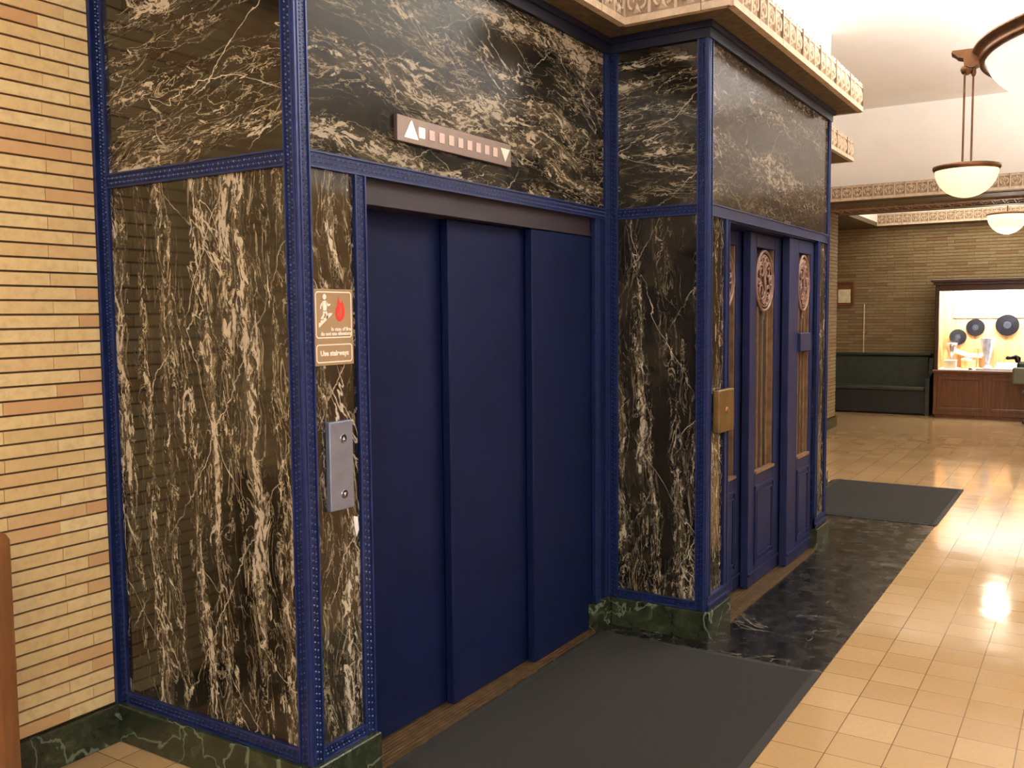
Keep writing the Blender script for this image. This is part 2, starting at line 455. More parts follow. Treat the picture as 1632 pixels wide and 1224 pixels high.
def corn_face(mb, p0, p1, n, zb=ZT, zt=ZC, unit=.128, relief=True):
    p0, p1 = Vector((*p0, 0)), Vector((*p1, 0)); d = (p1-p0); L = d.length; a = d/L
    nn = Vector(n)
    def bx(h0, h1, q0, q1, mi):
        vs = [p0+a*l+Vector((0,0,h))+nn*q for l in (0, L) for h in (h0, h1) for q in (q0, q1)]
        mb.add(vs, [(0,1,3,2),(4,6,7,5),(0,4,5,1),(2,3,7,6),(0,2,6,4),(1,5,7,3)], mi)
    bx(zb, zb+.034, -.02, .016, 0)
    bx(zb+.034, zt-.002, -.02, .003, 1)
    if relief:
        k = max(1, round(L/unit)); w = L/k
        for i in range(k): motif(mb, p0+a*(w*i), a, nn, w, zb+.036, zt-.012, i % 3 == 2)
def corn_body(mb, x0, x1, y0, y1, zb=ZT, zt=ZC):
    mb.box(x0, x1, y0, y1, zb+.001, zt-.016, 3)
CM = [M_corn, M_cornbg, M_joint, M_soffit]

# ------------------------------------------------------------------ floor, walls, ceiling
mb = MB(); mb.box(-8, 14.6, YOPP, 4.2, -.10, 0)
tag(mb.build('floor', M_tile), 'tan square tile floor of the hall, waxed and reflective', None, kind='structure')
mb = MB()
mb.box(-.9, W1, -2.182, -D1+.002, 0, .0035); mb.box(W1, W2, -2.182, -D2+.002, 0, .0035); mb.box(W2, 7.18, -2.182, -D1+.002, 0, .0035)
mb2 = MB(); mb2.v, mb2.f, mb2.m, mb2.sm = mb.v, mb.f, mb.m, mb.sm
tag(mb2.build('trim_1', M_slate), 'black slate border let into the floor along the elevators', None, kind='structure')

def brick_wall(name, mat, p0, a, n, L, z0, z1, label, rowh=.0505, bl=.3, ph=0., thick=.12):
    """individual bricks laid in running courses; p0 start, a along, n outward normal"""
    mb = MB(); p0, a, n = Vector(p0), Vector(a), Vector(n)
    def bx(l0, l1, h0, h1, q0, q1, mi):
        vs = [p0+a*l+Vector((0,0,h))+n*q for l in (l0, l1) for h in (h0, h1) for q in (q0, q1)]
        mb.add(vs, [(0,1,3,2),(4,6,7,5),(0,4,5,1),(2,3,7,6),(0,2,6,4),(1,5,7,3)], mi)
    bx(0, L, z0, z1, -thick, -.011, 1)
    rows = int((z1-z0)/rowh)
    for r in range(rows):
        h0 = z0+r*rowh; off = ph+(bl*.34 if r % 2 else 0)+random.uniform(-.008, .008)
        l = -((off) % bl)
        while l < L:
            b = l+bl*1.0
            l0, l1 = max(0, l+.0012), min(L, b-.0012)
            if l1-l0 > .012: bx(l0, l1, h0+.008, h0+rowh, -.03, random.uniform(-.0015, .0015), 0)
            l = b
    return tag(mb.build(name, [mat, M_mortar]), label, None, kind='structure')
brick_wall('wall_left', M_brick, (0,0,0), nX, nY, 8.0, ZP, ZT, 'tan roman brick wall at the left of the elevators', ph=.08)
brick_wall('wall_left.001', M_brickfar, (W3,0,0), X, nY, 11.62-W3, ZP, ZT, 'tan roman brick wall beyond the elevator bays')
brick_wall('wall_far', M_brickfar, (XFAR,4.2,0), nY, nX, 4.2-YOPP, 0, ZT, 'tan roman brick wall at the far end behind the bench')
mb = MB(); mb.box(11.5, 11.62, .12, 4.2, 0, ZT)
tag(mb.build('wall_alcove', M_bricktex), 'brick return wall of the far alcove', None, kind='structure')
mb = MB(); mb.box(11.5, 14.6, 4.2, 4.3, 0, ZT); tag(mb.build('wall_end', M_bricktex), 'brick end wall of the far alcove', None, kind='structure')
mb = MB(); mb.box(-8.0, 14.6, YOPP-.12, YOPP, 0, ZT)
tag(mb.build('wall_right', M_bricktex), 'brick wall on the other side of the hall', None, kind='structure')
mb = MB(); mb.box(-8.12, -8.0, YOPP-.12, .12, 0, ZT)
tag(mb.build('wall_back', M_bricktex), 'brick wall at the near end of the hall', None, kind='structure')
# plaster above the cornice
mb = MB()
mb.box(-8, 0, .0, .12, ZT, CEIL); mb.box(0, W1, -D1, .12, ZC-.03, CEIL); mb.box(W1, W2, -D2, .12, ZC-.03, CEIL); mb.box(W2, W3, -D1, .12, ZC-.03, CEIL)
mb.box(W3, XB0, 0, .12, ZT, CEIL)
mb.box(-8, XB0, YOPP-.12, YOPP, ZT, CEIL); mb.box(-8.12, -8, YOPP-.12, .12, ZT, CEIL)
tag(mb.build('wall_upper', M_plaster), 'white plaster wall above the cornice of the elevators', None, kind='structure')
mb = MB(); mb.box(-8.12, XB0, YOPP-.12, .12, CEIL, CEIL+.1)
tag(mb.build('ceiling', M_plaster), 'white plaster ceiling of the hall', None, kind='structure')
# cross beam and far alcove ceiling
mb = MB(); mb.box(XB0, XB1, YOPP-.12, 4.2, ZT+.004, CEIL+.1)
tag(mb.build('trim_2', M_plaster), 'plaster cross beam spanning the hall before the alcove', None, kind='structure')
mb = MB(); OY = -.06
mb.box(XB0, XB1, YOPP, 4.2, ZT-.006, ZT+.004, 3)
mb.box(XB1, 14.6, OY, 4.2, ZT-.006, ZT+.06, 3)
mb.box(XB0-.19, XB0, YOPP, -.002, ZT+.001, ZC-.016, 3)
corn_face(mb, (XB0-.19, 0), (XB0-.19, -3.4), nX)
# carved band on the beam underside
k = 34
for i in range(k):
    y0 = .05-i*.128
    for sgn in (-1, 1):
        pts = [(11.2+sgn*.13+.11*math.cos(t*.6), y0-.064+.042*math.sin(t*.6+sgn), ZT-.009) for t in range(9)]
        mb.tube(pts, .014, 4, 1, False)
    mb.box(10.95, 11.46, y0-.007, y0+.007, ZT-.022, ZT-.006, 1)
    if i % 3 == 0: mb.box(10.7, 11.75, y0-.012, y0-.004, ZT-.0075, ZT-.006, 2)
mb.box(10.85, 10.95, .1, -4.3, ZT-.03, ZT-.006, 1); mb.box(11.46, 11.54, .1, -4.3, ZT-.03, ZT-.006, 1)
tag(mb.build('trim_3', CM), 'carved cream cornice and soffit of the far cross beam', None, kind='structure')
mb = MB(); mb.box(XFAR-.17, XFAR, YOPP, OY-.001, ZT+.001, ZC-.016, 3); corn_face(mb, (XFAR-.17, OY), (XFAR-.17, -3.4), nX)
tag(mb.build('trim_4', CM), 'carved cream cornice at the top of the far brick wall', None, kind='structure')
mb = MB(); mb.box(XB1, 14.6, YOPP, OY, 3.62, 3.7); mb.box(XB1, 14.6, OY, OY+.05, ZT+.06, 3.7); mb.box(XFAR, 14.6, YOPP, OY, ZT, 3.7)
tag(mb.build('ceiling.001', M_plaster), 'raised bright ceiling of the far alcove', None, kind='structure')

# elevator cornice
mb = MB(); o = OV
corn_body(mb, -o, W1-o, -D1-o, -D1, ); corn_body(mb, -o, 0, -D1, 0)
corn_body(mb, W1-o, W1, -D2-o, -D1); corn_body(mb, W1, W2+o, -D2-o, -D2); corn_body(mb, W2, W2+o, -D2, -D1)
corn_body(mb, W2+o, W3+o, -D1-o, -D1); corn_body(mb, W3, W3+o, -D1, 0)
corn_body(mb, -8, -o, -o, 0); corn_body(mb, W3+o, XB0-.19, -o, 0)
for p0, p1, n in (((-o,-o),(-o,-D1-o),nX), ((-o,-D1-o),(W1-o,-D1-o),nY), ((W1-o,-D1-o),(W1-o,-D2-o),nX), ((W1-o,-D2-o),(W2+o,-D2-o),nY),
                  ((W2+o,-D2-o),(W2+o,-D1-o),X), ((W2+o,-D1-o),(W3+o,-D1-o),nY), ((W3+o,-D1-o),(W3+o,-o),X), ((-2.5,-o),(-o,-o),nY), ((W3+o,-o),(XB0-.19,-o),nY)):
    corn_face(mb, p0, p1, n)
tag(mb.build('trim_5', CM), 'cream carved cornice running around the top of the elevator bays', None, kind='structure')

# baseboards
mb = MB(); mb.cbox(-8, -.032, -.026, 0, 0, ZP, .004)
tag(mb.build('baseboard_left', M_plinth), 'green marble baseboard under the left brick wall', None, kind='structure')
mb = MB(); mb.cbox(W3+.001, 11.64, -.026, 0, 0, ZP, .004); mb.cbox(11.62, 11.646, 0, .12, 0, ZP, .004)
tag(mb.build('baseboard_left.001', M_plinth), 'green marble baseboard of the brick wall beyond the elevators', None, kind='structure')

# ------------------------------------------------------------------ elevator bay one (wide, facing)
T = .02
E1 = thing('elevator_bay', 'recessed elevator bay clad in black and gold marble, nearest the camera', 'elevator bay', (1.1,-.5,0), 'marble elevator bays')
def panel(name, par, x0, x1, y0, y1, z0, z1, mat, label=None):
    m_ = MB(); m_.box(x0, x1, y0, y1, z0, z1); return tag(m_.build(name, mat, par), label)
DZ = 2.042                # top of the opening
O0, O1 = .312, 2.05       # opening of bay one
panel('marble_panel', E1, 0, T, -D1+T, 0, ZP, ZR0+.01, M_mL1, 'large side marble panel with vertical grain')
panel('marble_panel', E1, 0, T, -D1+T, 0, ZR0+.01, ZT, M_mL1u, 'upper side marble panel with wavy horizontal grain')
panel('marble_panel', E1, 0, O0-.03, -D1, -D1+T, ZP, ZR0+.01, M_mF1s, 'narrow marble strip beside the doors')
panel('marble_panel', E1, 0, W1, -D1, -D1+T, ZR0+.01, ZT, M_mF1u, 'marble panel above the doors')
mb = MB()   # carcass behind the cladding
mb.box(T, O0-.02, -D1+T, -.02, 0, ZT); mb.box(O1+.02, W1, -D1+T, -.02, 0, ZT); mb.box(O0-.02, O1+.02, -.86, -.84, 0, ZT); mb.box(O0-.02, O1+.02, -D1+T, -.86, DZ+.02, ZT)
mb.build('carcass', M_dark, E1)
P = ZP+.003
mb = MB()   # corner trim, left back trim
strip(mb, (0,-D1,P), Z, Y, nX, ZT-P, .047); strip(mb, (0,-D1,P), Z, X, nY, ZT-P, .045)
mb.box(-.0115, .0, -D1-.0115, -D1, P, ZT, 1)
mb.build('corner_trim', [M_trim, M_trimlite], E1)
mb = MB(); strip(mb, (0,-.052,P), Z, Y, nX, ZT-P, .05); mb.box(-.034, -.001, -.012, 0, P, ZT); mb.box(-.034, -.03, -.016, -.012, P, ZT, 1)
mb.build('wall_trim', [M_trim, M_trimlite], E1)
mb = MB(); strip(mb, (W1,-D1,P), Z, nX, nY, ZT-P, .050)
mb.build('inner_corner_trim', [M_trim, M_trimlite], E1)
mb = MB(); strip(mb, (.257,-D1,P), Z, X, nY, ZR0-P, .055); mb.build('jamb_trim', [M_trim, M_trimlite], E1)
mb = MB(); strip(mb, (O1,-D1,P), Z, X, nY, ZR0-P, .05); mb.box(O1+.05, W1-.05, -D1-.004, -D1+T, P, ZR0); mb.build('jamb_trim', [M_trim, M_trimlite], E1)
mb = MB(); strip(mb, (.045,-D1,ZR0), X, Z, nY, W1-.095, .055); mb.build('rail_trim', [M_trim, M_trimlite], E1)
mb = MB(); strip(mb, (0,-D1+.047,ZR0), Y, Z, nX, D1-.10, .055); mb.build('rail_trim', [M_trim, M_trimlite], E1)
mb = MB(); strip(mb, (.045,-D1,P), X, Z, nY, .212, .045); strip(mb, (0,-D1+.047,P), Y, Z, nX, D1-.10, .048); mb.build('base_trim', [M_trim, M_trimlite], E1)
mb = MB(); mb.box(.0, W1, -D1-.02, -D1, ZT-.075, ZT); mb.box(0, W1, -D1-.035, -D1, ZT-.03, ZT); mb.box(-.02, 0, -D1-.02, 0, ZT-.075, ZT); mb.box(-.035, 0, -D1-.035, 0, ZT-.03, ZT); mb.build('cove_trim', M_cove, E1)
mb = MB(); mb.cbox(-.034, .0, -D1-.034, 0, 0, ZP+.002, .004); mb.cbox(-.0, O0+.006, -D1-.034, -D1+T, 0, ZP+.002, .004); mb.build('plinth', M_plinth, E1); mb = MB(); mb.cbox(O1-.03, W1, -D1-.034, -D1+T, 0, ZP+.002, .004)
mb.build('plinth', M_plinth, E1)
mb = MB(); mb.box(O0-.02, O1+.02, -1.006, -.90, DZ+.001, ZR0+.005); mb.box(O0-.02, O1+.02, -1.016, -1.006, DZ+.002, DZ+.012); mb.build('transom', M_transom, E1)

DR1 = thing('door_1', 'navy blue three leaf sliding elevator door in the near bay', 'elevator door', (1.18,-.96,0), kind='structure')
def leaf(par, x0, x1, y, z0, z1, mat, lab):
    m_ = MB(); m_.cbox(x0, x1, y, y+.040, z0, z1, .004); return tag(m_.build('door_panel', mat, par), lab)
leaf(DR1, O0-.01, .93, -.915, .016, DZ+.03, M_door, 'left leaf, set furthest back')
leaf(DR1, .893, 1.51, -.963, .016, DZ-.001, M_door, 'middle leaf')
leaf(DR1, 1.474, O1+.01, -1.010, .016, DZ-.001, M_door, 'right leaf, furthest forward')
mb = MB(); mb.box(O0+.008, O1-.031, -1.052, -.862, 0.0005, .010)
for i in range(9): mb.box(O0+.008, O1-.031, -1.049+i*.018, -1.041+i*.018, .010, .0135)
tag(mb.build('door_sill', M_sill, DR1), 'ribbed brass sill')

# ------------------------------------------------------------------ elevator bay two (projecting, with the old cage door)
E2 = thing('elevator_bay', 'projecting elevator bay of dark marble with the bronze grille door', 'elevator bay', (3.4,-.9,0), 'marble elevator bays')
Q0, Q1 = 2.515, 4.296
panel('marble_panel', E2, W1, W1+T, -D2+T, -D1, ZP, ZR0+.01, M_mL2, 'narrow side marble panel with vertical grain')
panel('marble_panel', E2, W1, W1+T, -D2+T, -D1, ZR0+.01, ZT, M_mL2u, 'narrow upper marble panel with horizontal grain')
panel('marble_panel', E2, W1, Q0-.03, -D2, -D2+T, ZP, ZR0+.01, M_mF2, 'narrow marble strip left of the grille door')
panel('marble_panel', E2, Q1+.03, W2, -D2, -D2+T, ZP, ZR0+.01, M_mF2, 'narrow marble strip right of the grille door')
panel('marble_panel', E2, W1, W2, -D2, -D2+T, ZR0+.01, ZT, M_mF2u, 'reflecting marble panel, haze painted into its colour, above the grille door')
panel('marble_panel', E2, W2-T, W2, -D2+T, -D1, ZP, ZT, M_mL2, 'far side marble panel')
mb = MB(); DZ2 = 2.10
mb.box(W1+T, Q0-.02, -D2+T, -.02, 0, ZT-.01); mb.box(Q1+.02, W2-T, -D2+T, -.02, 0, ZT-.01); mb.box(Q0-.02, Q1+.02, -1.20, -1.15, 0, ZT-.01); mb.box(Q0-.02, Q1+.02, -D2+T, -1.20, DZ2+.04, ZT-.01)
mb.build('carcass', M_dark, E2)
def corner(par, x, sgn):
    m_ = MB()
    strip(m_, (x,-D2,P), Z, Y, (-sgn,0,0), ZT-P, .047); strip(m_, (x,-D2,P), Z, (sgn,0,0), nY, ZT-P, .045)
    m_.box(x-.0115*sgn, x, -D2-.0115, -D2, P, ZT, 1)
    m_.build('corner_trim', [M_trim, M_trimlite], par)
corner(E2, W1, 1); corner(E2, W2, -1)
mb = MB(); strip(mb, (W1,-D1-.012,P), Z, nY, nX, ZT-P, .05); mb.build('inner_corner_trim', [M_trim, M_trimlite], E2)
for x in (Q0-.055, Q1):
    mb = MB(); strip(mb, (x,-D2,P), Z, X, nY, ZR0-P, .055, studs=False); mb.build('jamb_trim', [M_trim, M_trimlite], E2)
mb = MB(); strip(mb, (W1+.045,-D2,ZR0-.005), X, Z, nY, W2-W1-.09, .06, studs=False); mb.build('rail_trim', [M_trim, M_trimlite], E2)
mb = MB(); strip(mb, (W1,-D2+.047,ZR0), Y, Z, nX, D2-D1-.11, .055); mb.build('rail_trim', [M_trim, M_trimlite], E2)
mb = MB(); strip(mb, (W1,-D2+.047,P), Y, Z, nX, D2-D1-.11, .045); mb.build('base_trim', [M_trim, M_trimlite], E2)
for x0, x1 in ((W1, Q0), (Q1, W2)):
    mb = MB(); mb.box(x0, x1, -D2-.018, -D2, P, P+.022, 0); mb.box(x0, x1, -D2-.026, -D2, P+.022, P+.032, 1); mb.box(x0, x1, -D2-.014, -D2, P+.032, P+.062, 0); mb.box(x0, x1, -D2-.02, -D2, P+.062, P+.07, 1)
    mb.build('base_trim', [M_trim, M_trimlite], E2)
mb = MB(); mb.box(W1-.02, W2+.02, -D2-.02, -D2, ZT-.075, ZT); mb.box(W1-.035, W2+.035, -D2-.035, -D2, ZT-.03, ZT); mb.box(W1-.02, W1, -D2, -D1-.021, ZT-.075, ZT); mb.box(W1-.035, W1, -D2, -D1-.036, ZT-.03, ZT); mb.box(W2, W2+.02, -D2, -D1, ZT-.075, ZT)
mb.build('cove_trim', M_cove, E2)
mb = MB(); mb.cbox(W1-.034, W1, -D2-.034, -D1-.035, 0, ZP+.002, .004); mb.cbox(W1, Q0-.0, -D2-.034, -D2+T, 0, ZP+.002, .004); mb.build('plinth', M_plinth, E2); mb = MB(); mb.cbox(Q1, W2+.03, -D2-.034, -D2+T, 0, ZP+.002, .004); mb.cbox(W2, W2+.03, -D2, -D1-.035, 0, ZP+.002, .004)
mb.build('plinth', M_plinth, E2)

DR2 = thing('door_2', 'blue three leaf elevator door with bronze medallions and grilles', 'elevator door', (3.4,-1.48,0), kind='structure')
def cage_leaf(x0, x1, y, gx0, gx1, lab, box=False):
    """leaf with an open upper field (grille, medallion) and a moulded lower field"""
    th = .046; zb, zt = .018, DZ2+.02; g0, g1 = .70, 2.035
    m_ = MB()
    m_.cbox(x0, gx0, y, y+th, zb, zt, .003); m_.cbox(gx1, x1, y, y+th, zb, zt, .003)
    m_.cbox(gx0, gx1, y, y+th, g1, zt, .003); m_.cbox(gx0, gx1, y, y+th, zb, g0, .003)
    lf = tag(m_.build('door_panel', M_door2, DR2), lab)
    m_ = MB()   # raised moulding frame in the lower field
    for (a0, a1, b0, b1) in ((gx0, gx1, .60, .615), (gx0, gx1, .135, .15), (gx0, gx0+.015, .15, .60), (gx1-.015, gx1, .15, .60), (gx0+.03, gx1-.03, .175, .185), (gx0+.03, gx1-.03, .565, .575), (gx0+.03, gx0+.04, .185, .565), (gx1-.04, gx1-.03, .185, .565)):
        m_.box(a0, a1, y-.010, y, b0, b1)
    m_.cbox(gx0+.05, gx1-.05, y-.006, y, .2, .55, .005)
    m_.box(x0, x1, y-.012, y, .088, .102)
    m_.build('lower_moulding', M_door2, lf)
    m_ = MB()   # bronze liner, sill and bars
    m_.box(gx0, gx0+.012, y+.008, y+th, g0, g1); m_.box(gx1-.012, gx1, y+.008, y+th, g0, g1); m_.box(gx0, gx1, y-.012, y+.02, g0-.012, g0+.004)
    m_.build('grille_frame', M_bar, lf)
    cx = (gx0+gx1)/2; R = .188; cz = g1-R-.006; w = gx1-gx0
    for f in (.25, .5, .75):
        b_ = MB(); bx_ = gx0+w*f; b_.box(bx_-.0055, bx_+.0055, y+.016, y+.026, g0, cz-math.sqrt(max(0, (R*.95)**2-(bx_-cx)**2))); b_.build('grille_bar', M_bar, lf)
    rx = (w/2-.004)
    m_ = MB(); n = 40
    m_.prism([(rx*math.cos(2*PI*i/n), R*math.sin(2*PI*i/n)) for i in range(n)], -.020, .0, (cx, y+.034, cz), X, Z, nY, 1)
    m_.M = Matrix.Translation((cx, y+.010, cz)) @ Matrix.Diagonal((rx/R, 1, 1, 1))
    m_.tube([(math.cos(2*PI*i/n)*(R-.010), 0, math.sin(2*PI*i/n)*(R-.010)) for i in range(n+1)], .010, 6, 0, False)
    m_.tube([(math.cos(2*PI*i/n)*(R-.034), 0, math.sin(2*PI*i/n)*(R-.034)) for i in range(n+1)], .005, 6, 0, False)
    # vine scrolls and a pair of birds in relief
    for sgn in (-1, 1):
        for (ox, oz, r0, a0, turn) in ((.065, .06, .06, 0, 1.6), (.065, -.06, .06, PI, 1.6), (.03, -.115, .035, PI*.5, 1.4), (.03, .12, .035, -PI*.5, 1.4), (.12, 0, .035, PI*.5, 1.5)):
            pts = []
            for k in range(15):
                t = k/14; a = a0+t*turn*2*PI*.85; r = r0*(1-.8*t)
                pts.append((sgn*(ox+r*math.cos(a)), -.002, oz+r*math.sin(a)))
            m_.tube(pts, [.0075*(1-.4*k/14) for k in range(15)], 5, 0, False)
    m_.tube([(0,-.003,-.15), (.008,-.004,-.06), (-.006,-.004,.02), (.004,-.004,.09), (0,-.003,.15)], [.006,.009,.010,.008,.004], 6, 0, False)
    for k in range(26):
        a = k*2.4; r = .025+.125*math.sqrt(k/26)
        c = Vector((r*math.cos(a), -.0, r*math.sin(a)))
        m_.add([c+Vector((-.012,0,-.006)), c+Vector((.0,0,-.012)), c+Vector((.013,0,.004)), c+Vector((0,0,.013)), c+Vector((0,-.010,0))], [(0,1,4),(1,2,4),(2,3,4),(3,0,4)], 0)
    m_.M = None
    m_.lathe([(0,-.05), (.007,-.044), (.010,-.034), (.006,-.024), (.012,-.012), (.012,0)], (cx, y+.016, cz-R), 10, 0)
    tag(m_.build('medallion', [M_copper, M_copperback], lf), 'pinkish bronze medallion with pierced scrollwork')
    m_ = MB(); m_.box(gx0-.002, gx1+.002, y+th+.001, y+th+.006, g0-.02, g1+.02); m_.build('backing_panel', M_inwood, lf)
    if box:
        m_ = MB(); m_.cbox(gx0-.01, gx1-.03, y-.02, y+.034, 1.395, 1.515, .004); tag(m_.build('lock_box', M_door2, lf), 'blue lock box across the grille')
cage_leaf(Q0-.01, 3.19, -1.430, 2.62, 3.05, 'left cage leaf, set furthest back')
cage_leaf(3.125, 3.78, -1.490, 3.235, 3.60, 'middle cage leaf')
cage_leaf(3.715, Q1+.008, -1.548, 3.93, 4.215, 'right cage leaf with the lock box', True)
mb = MB(); mb.box(Q0+.003, Q1-.003, -1.594, -1.36, .004, .012)
for i in range(7): mb.box(Q0+.003, Q1-.003, -1.588+i*.02, -1.578+i*.02, .012, .015)
tag(mb.build('door_sill', M_sill, DR2), 'brass sill')
mb = MB(); mb.box(Q0, Q1, -D2+.004, -1.36, DZ2+.022, ZR0-.004); mb.build('door_head', M_door2, DR2)

# ------------------------------------------------------------------ elevator bay three (mirrored, mostly behind bay two)
E3 = thing('elevator_bay', 'third elevator bay hidden behind the projecting bay, only its cornice end showing', 'elevator bay', (5.7,-.5,0), 'marble elevator bays')
S0, S1 = 2*((W1+W2)/2)-O1, 2*((W1+W2)/2)-O0
panel('marble_panel', E3, W3-T, W3, -D1+T, 0, ZP, ZT, M_mL1)
panel('marble_panel', E3, S1+.03, W3, -D1, -D1+T, ZP, ZR0, M_mF1s)
panel('marble_panel', E3, W2, W3, -D1, -D1+T, ZR0, ZT, M_mF1u)
mb = MB(); mb.box(W2, S0-.01, -D1, -.02, 0, ZR0); mb.box(S1, W3-T, -D1+T, -.02, 0, ZR0); mb.box(W2, W3-T, -.86, -.02, 0, ZR0); mb.box(W2, W3-T, -D1+T, -.02, ZR0, ZT); mb.build('carcass', M_dark, E3)
mb = MB(); strip(mb, (W3,-D1,P), Z, Y, X, ZT-P, .047, studs=False); strip(mb, (W3,-D1,P), Z, nX, nY, ZT-P, .045, studs=False); mb.build('corner_trim', [M_trim, M_trimlite], E3)
mb = MB(); strip(mb, (W2,-D1,ZR0), X, Z, nY, W1, .055, studs=False); mb.build('rail_trim', [M_trim, M_trimlite], E3)
mb = MB(); mb.cbox(W3-.001, W3+.03, -D1-.03, -.03, 0, ZP, .004); mb.cbox(S1, W3, -D1-.03, -D1+T, 0, ZP, .004); mb.build('plinth', M_plinth, E3)
DR3 = thing('door_3', 'navy sliding elevator door of the hidden third bay', 'elevator door', (5.7,-.96,0), kind='structure')
leaf(DR3, S0, S0+.62, -1.01, .016, ZR0-.02, M_door, None); leaf(DR3, S0+.58, S0+1.2, -.963, .016, ZR0-.02, M_door, None); leaf(DR3, S0+1.16, S1, -.915, .016, ZR0-.02, M_door, None)

# ------------------------------------------------------------------ fittings on the marble
def text_mesh(body, size, loc, mat, name, parent, align='CENTER', extr=.0006, sx=1., bold=.0):
    c = bpy.data.curves.new(name, 'FONT'); c.body = body; c.size = size; c.align_x = align; c.align_y = 'CENTER'; c.extrude = extr; c.offset = bold
    c.resolution_u = 2
    t = bpy.data.objects.new(name+'_tmp', c); COL.objects.link(t)
    bpy.context.view_layer.update()
    dg = bpy.context.evaluated_depsgraph_get()
    me = bpy.data.meshes.new_from_object(t.evaluated_get(dg))
    bpy.data.objects.remove(t); bpy.data.curves.remove(c)
    me.transform(Matrix.Translation(Vector(loc)-parent.location) @ Matrix.Rotation(PI/2, 4, 'X') @ Matrix.Diagonal((sx, 1, 1, 1)))
    me.materials.clear(); me.materials.append(mat)
    o_ = bpy.data.objects.new(name, me); COL.objects.link(o_); o_.parent = parent
    return o_
FY = -D1
SG = thing('fire_safety_sign', 'brown and white fire sign with running figure and red flame on the marble strip', 'sign', (.147, FY, 1.487))
mb = MB(); mb.cbox(.052, .242, FY-.005, FY, 1.487, 1.742, .001); mb.build('backing', M_signbrown, SG)
def round_frame(m_, x0, x1, z0, z1, r, w, y):
    def loop(i):
        pts = []
        for cx, cz, a0 in ((x1-r, z1-r, 0), (x0+r, z1-r, 90), (x0+r, z0+r, 180), (x1-r, z0+r, 270)):
            for k in range(5):
                a = math.radians(a0+k*22.5); pts.append((cx+math.cos(a)*(r-i), y, cz+math.sin(a)*(r-i)))
        return pts
    a, b = loop(0), loop(w); n = len(a)
    m_.add(a+b, [[i, (i+1)%n, n+(i+1)%n, n+i] for i in range(n)])
mb = MB(); round_frame(mb, .060, .234, 1.578, 1.734, .012, .004, FY-.0056); round_frame(mb, .060, .234, 1.496, 1.558, .012, .004, FY-.0056); mb.build('border', M_signwhite, SG)
def on_sign(m_, pts): m_.prism(pts, .0052, .0062, (.060, FY, 1.578), X, Z, nY)
mb = MB(); n = 14
on_sign(mb, [(.043+.0085*math.cos(2*PI*i/n), .138+.0095*math.sin(2*PI*i/n)) for i in range(n)])
on_sign(mb, [(.033,.124),(.052,.126),(.054,.108),(.050,.090),(.036,.090),(.034,.106)])       # torso
on_sign(mb, [(.034,.123),(.024,.112),(.020,.098),(.025,.097),(.029,.108),(.036,.114)])          # arm back
on_sign(mb, [(.050,.125),(.061,.114),(.070,.116),(.070,.110),(.060,.106),(.050,.114)])          # arm front
on_sign(mb, [(.036,.092),(.046,.092),(.040,.074),(.030,.062),(.024,.066),(.034,.078)])          # leg back
on_sign(mb, [(.042,.092),(.051,.091),(.060,.078),(.056,.064),(.050,.066),(.052,.076)])          # leg front
on_sign(mb, [(.014,.040),(.014,.052),(.024,.052),(.024,.060),(.036,.060),(.036,.068),(.048,.068),(.048,.076),(.060,.076),(.060,.084),(.078,.084),(.078,.080),(.016,.036)])
mb.build('running_figure', M_signwhite, SG)
mb = MB()
def on_flame(m_, pts, d): m_.prism(pts, .0052, d, (.060, FY, 1.578), X, Z, nY)
on_flame(mb, [(.112,.142),(.114,.124),(.124,.116),(.128,.126),(.136,.110),(.140,.090),(.136,.070),(.124,.058),(.110,.056),(.098,.066),(.094,.084),(.098,.102),(.104,.108),(.106,.124)], .0060)
mb.build('flame', M_red, SG)
mb = MB(); on_flame(mb, [(.116,.108),(.119,.108),(.122,.084),(.117,.066),(.115,.066),(.118,.084)], .0065); on_flame(mb, [(.106,.094),(.108,.094),(.110,.078),(.108,.070),(.106,.078)], .0065); mb.build('flame_line', M_signbrown, SG)
text_mesh('In case of fire', .0175, (.228, FY-.0056, 1.6075), M_signwhite, 'lettering', SG, 'RIGHT', bold=.0006)
text_mesh('do not use elevators', .0175, (.229, FY-.0056, 1.5925), M_signwhite, 'lettering', SG, 'RIGHT', bold=.0006)
text_mesh('Use stairways', .0245, (.147, FY-.0056, 1.527), M_signwhite, 'lettering', SG, bold=.0009)

CP = thing('call_button_panel', 'steel elevator call plate with up and down buttons below the fire sign', 'call panel', (.153, FY, .993))
mb = MB(); mb.cbox(.096, .211, FY-.022, FY, .993, 1.296, .003); mb.build('plate', M_steel, CP)
for zc, up in ((1.237, 1), (1.046, -1)):
    m_ = MB(); n = 20
    m_.M = Matrix.Translation((.160, FY-.022, zc)) @ Matrix.Rotation(PI/2, 4, 'X')
    m_.lathe([(.0155,0), (.0155,.003), (.0146,.0035)], n=n, mi=1); m_.lathe([(.0146,.0035), (.0140,.0028), (0,.0028)], n=n, mi=0)
    m_.M = None
    bt = m_.build('button', [M_black, M_silver], CP)
    m_ = MB(); m_.prism([(-.0058,-.005*up), (.0058,-.005*up), (0,.0062*up)][::up], .0250, .0262, (.160, FY, zc), X, Z, nY); m_.build('arrow', M_signwhite, bt)

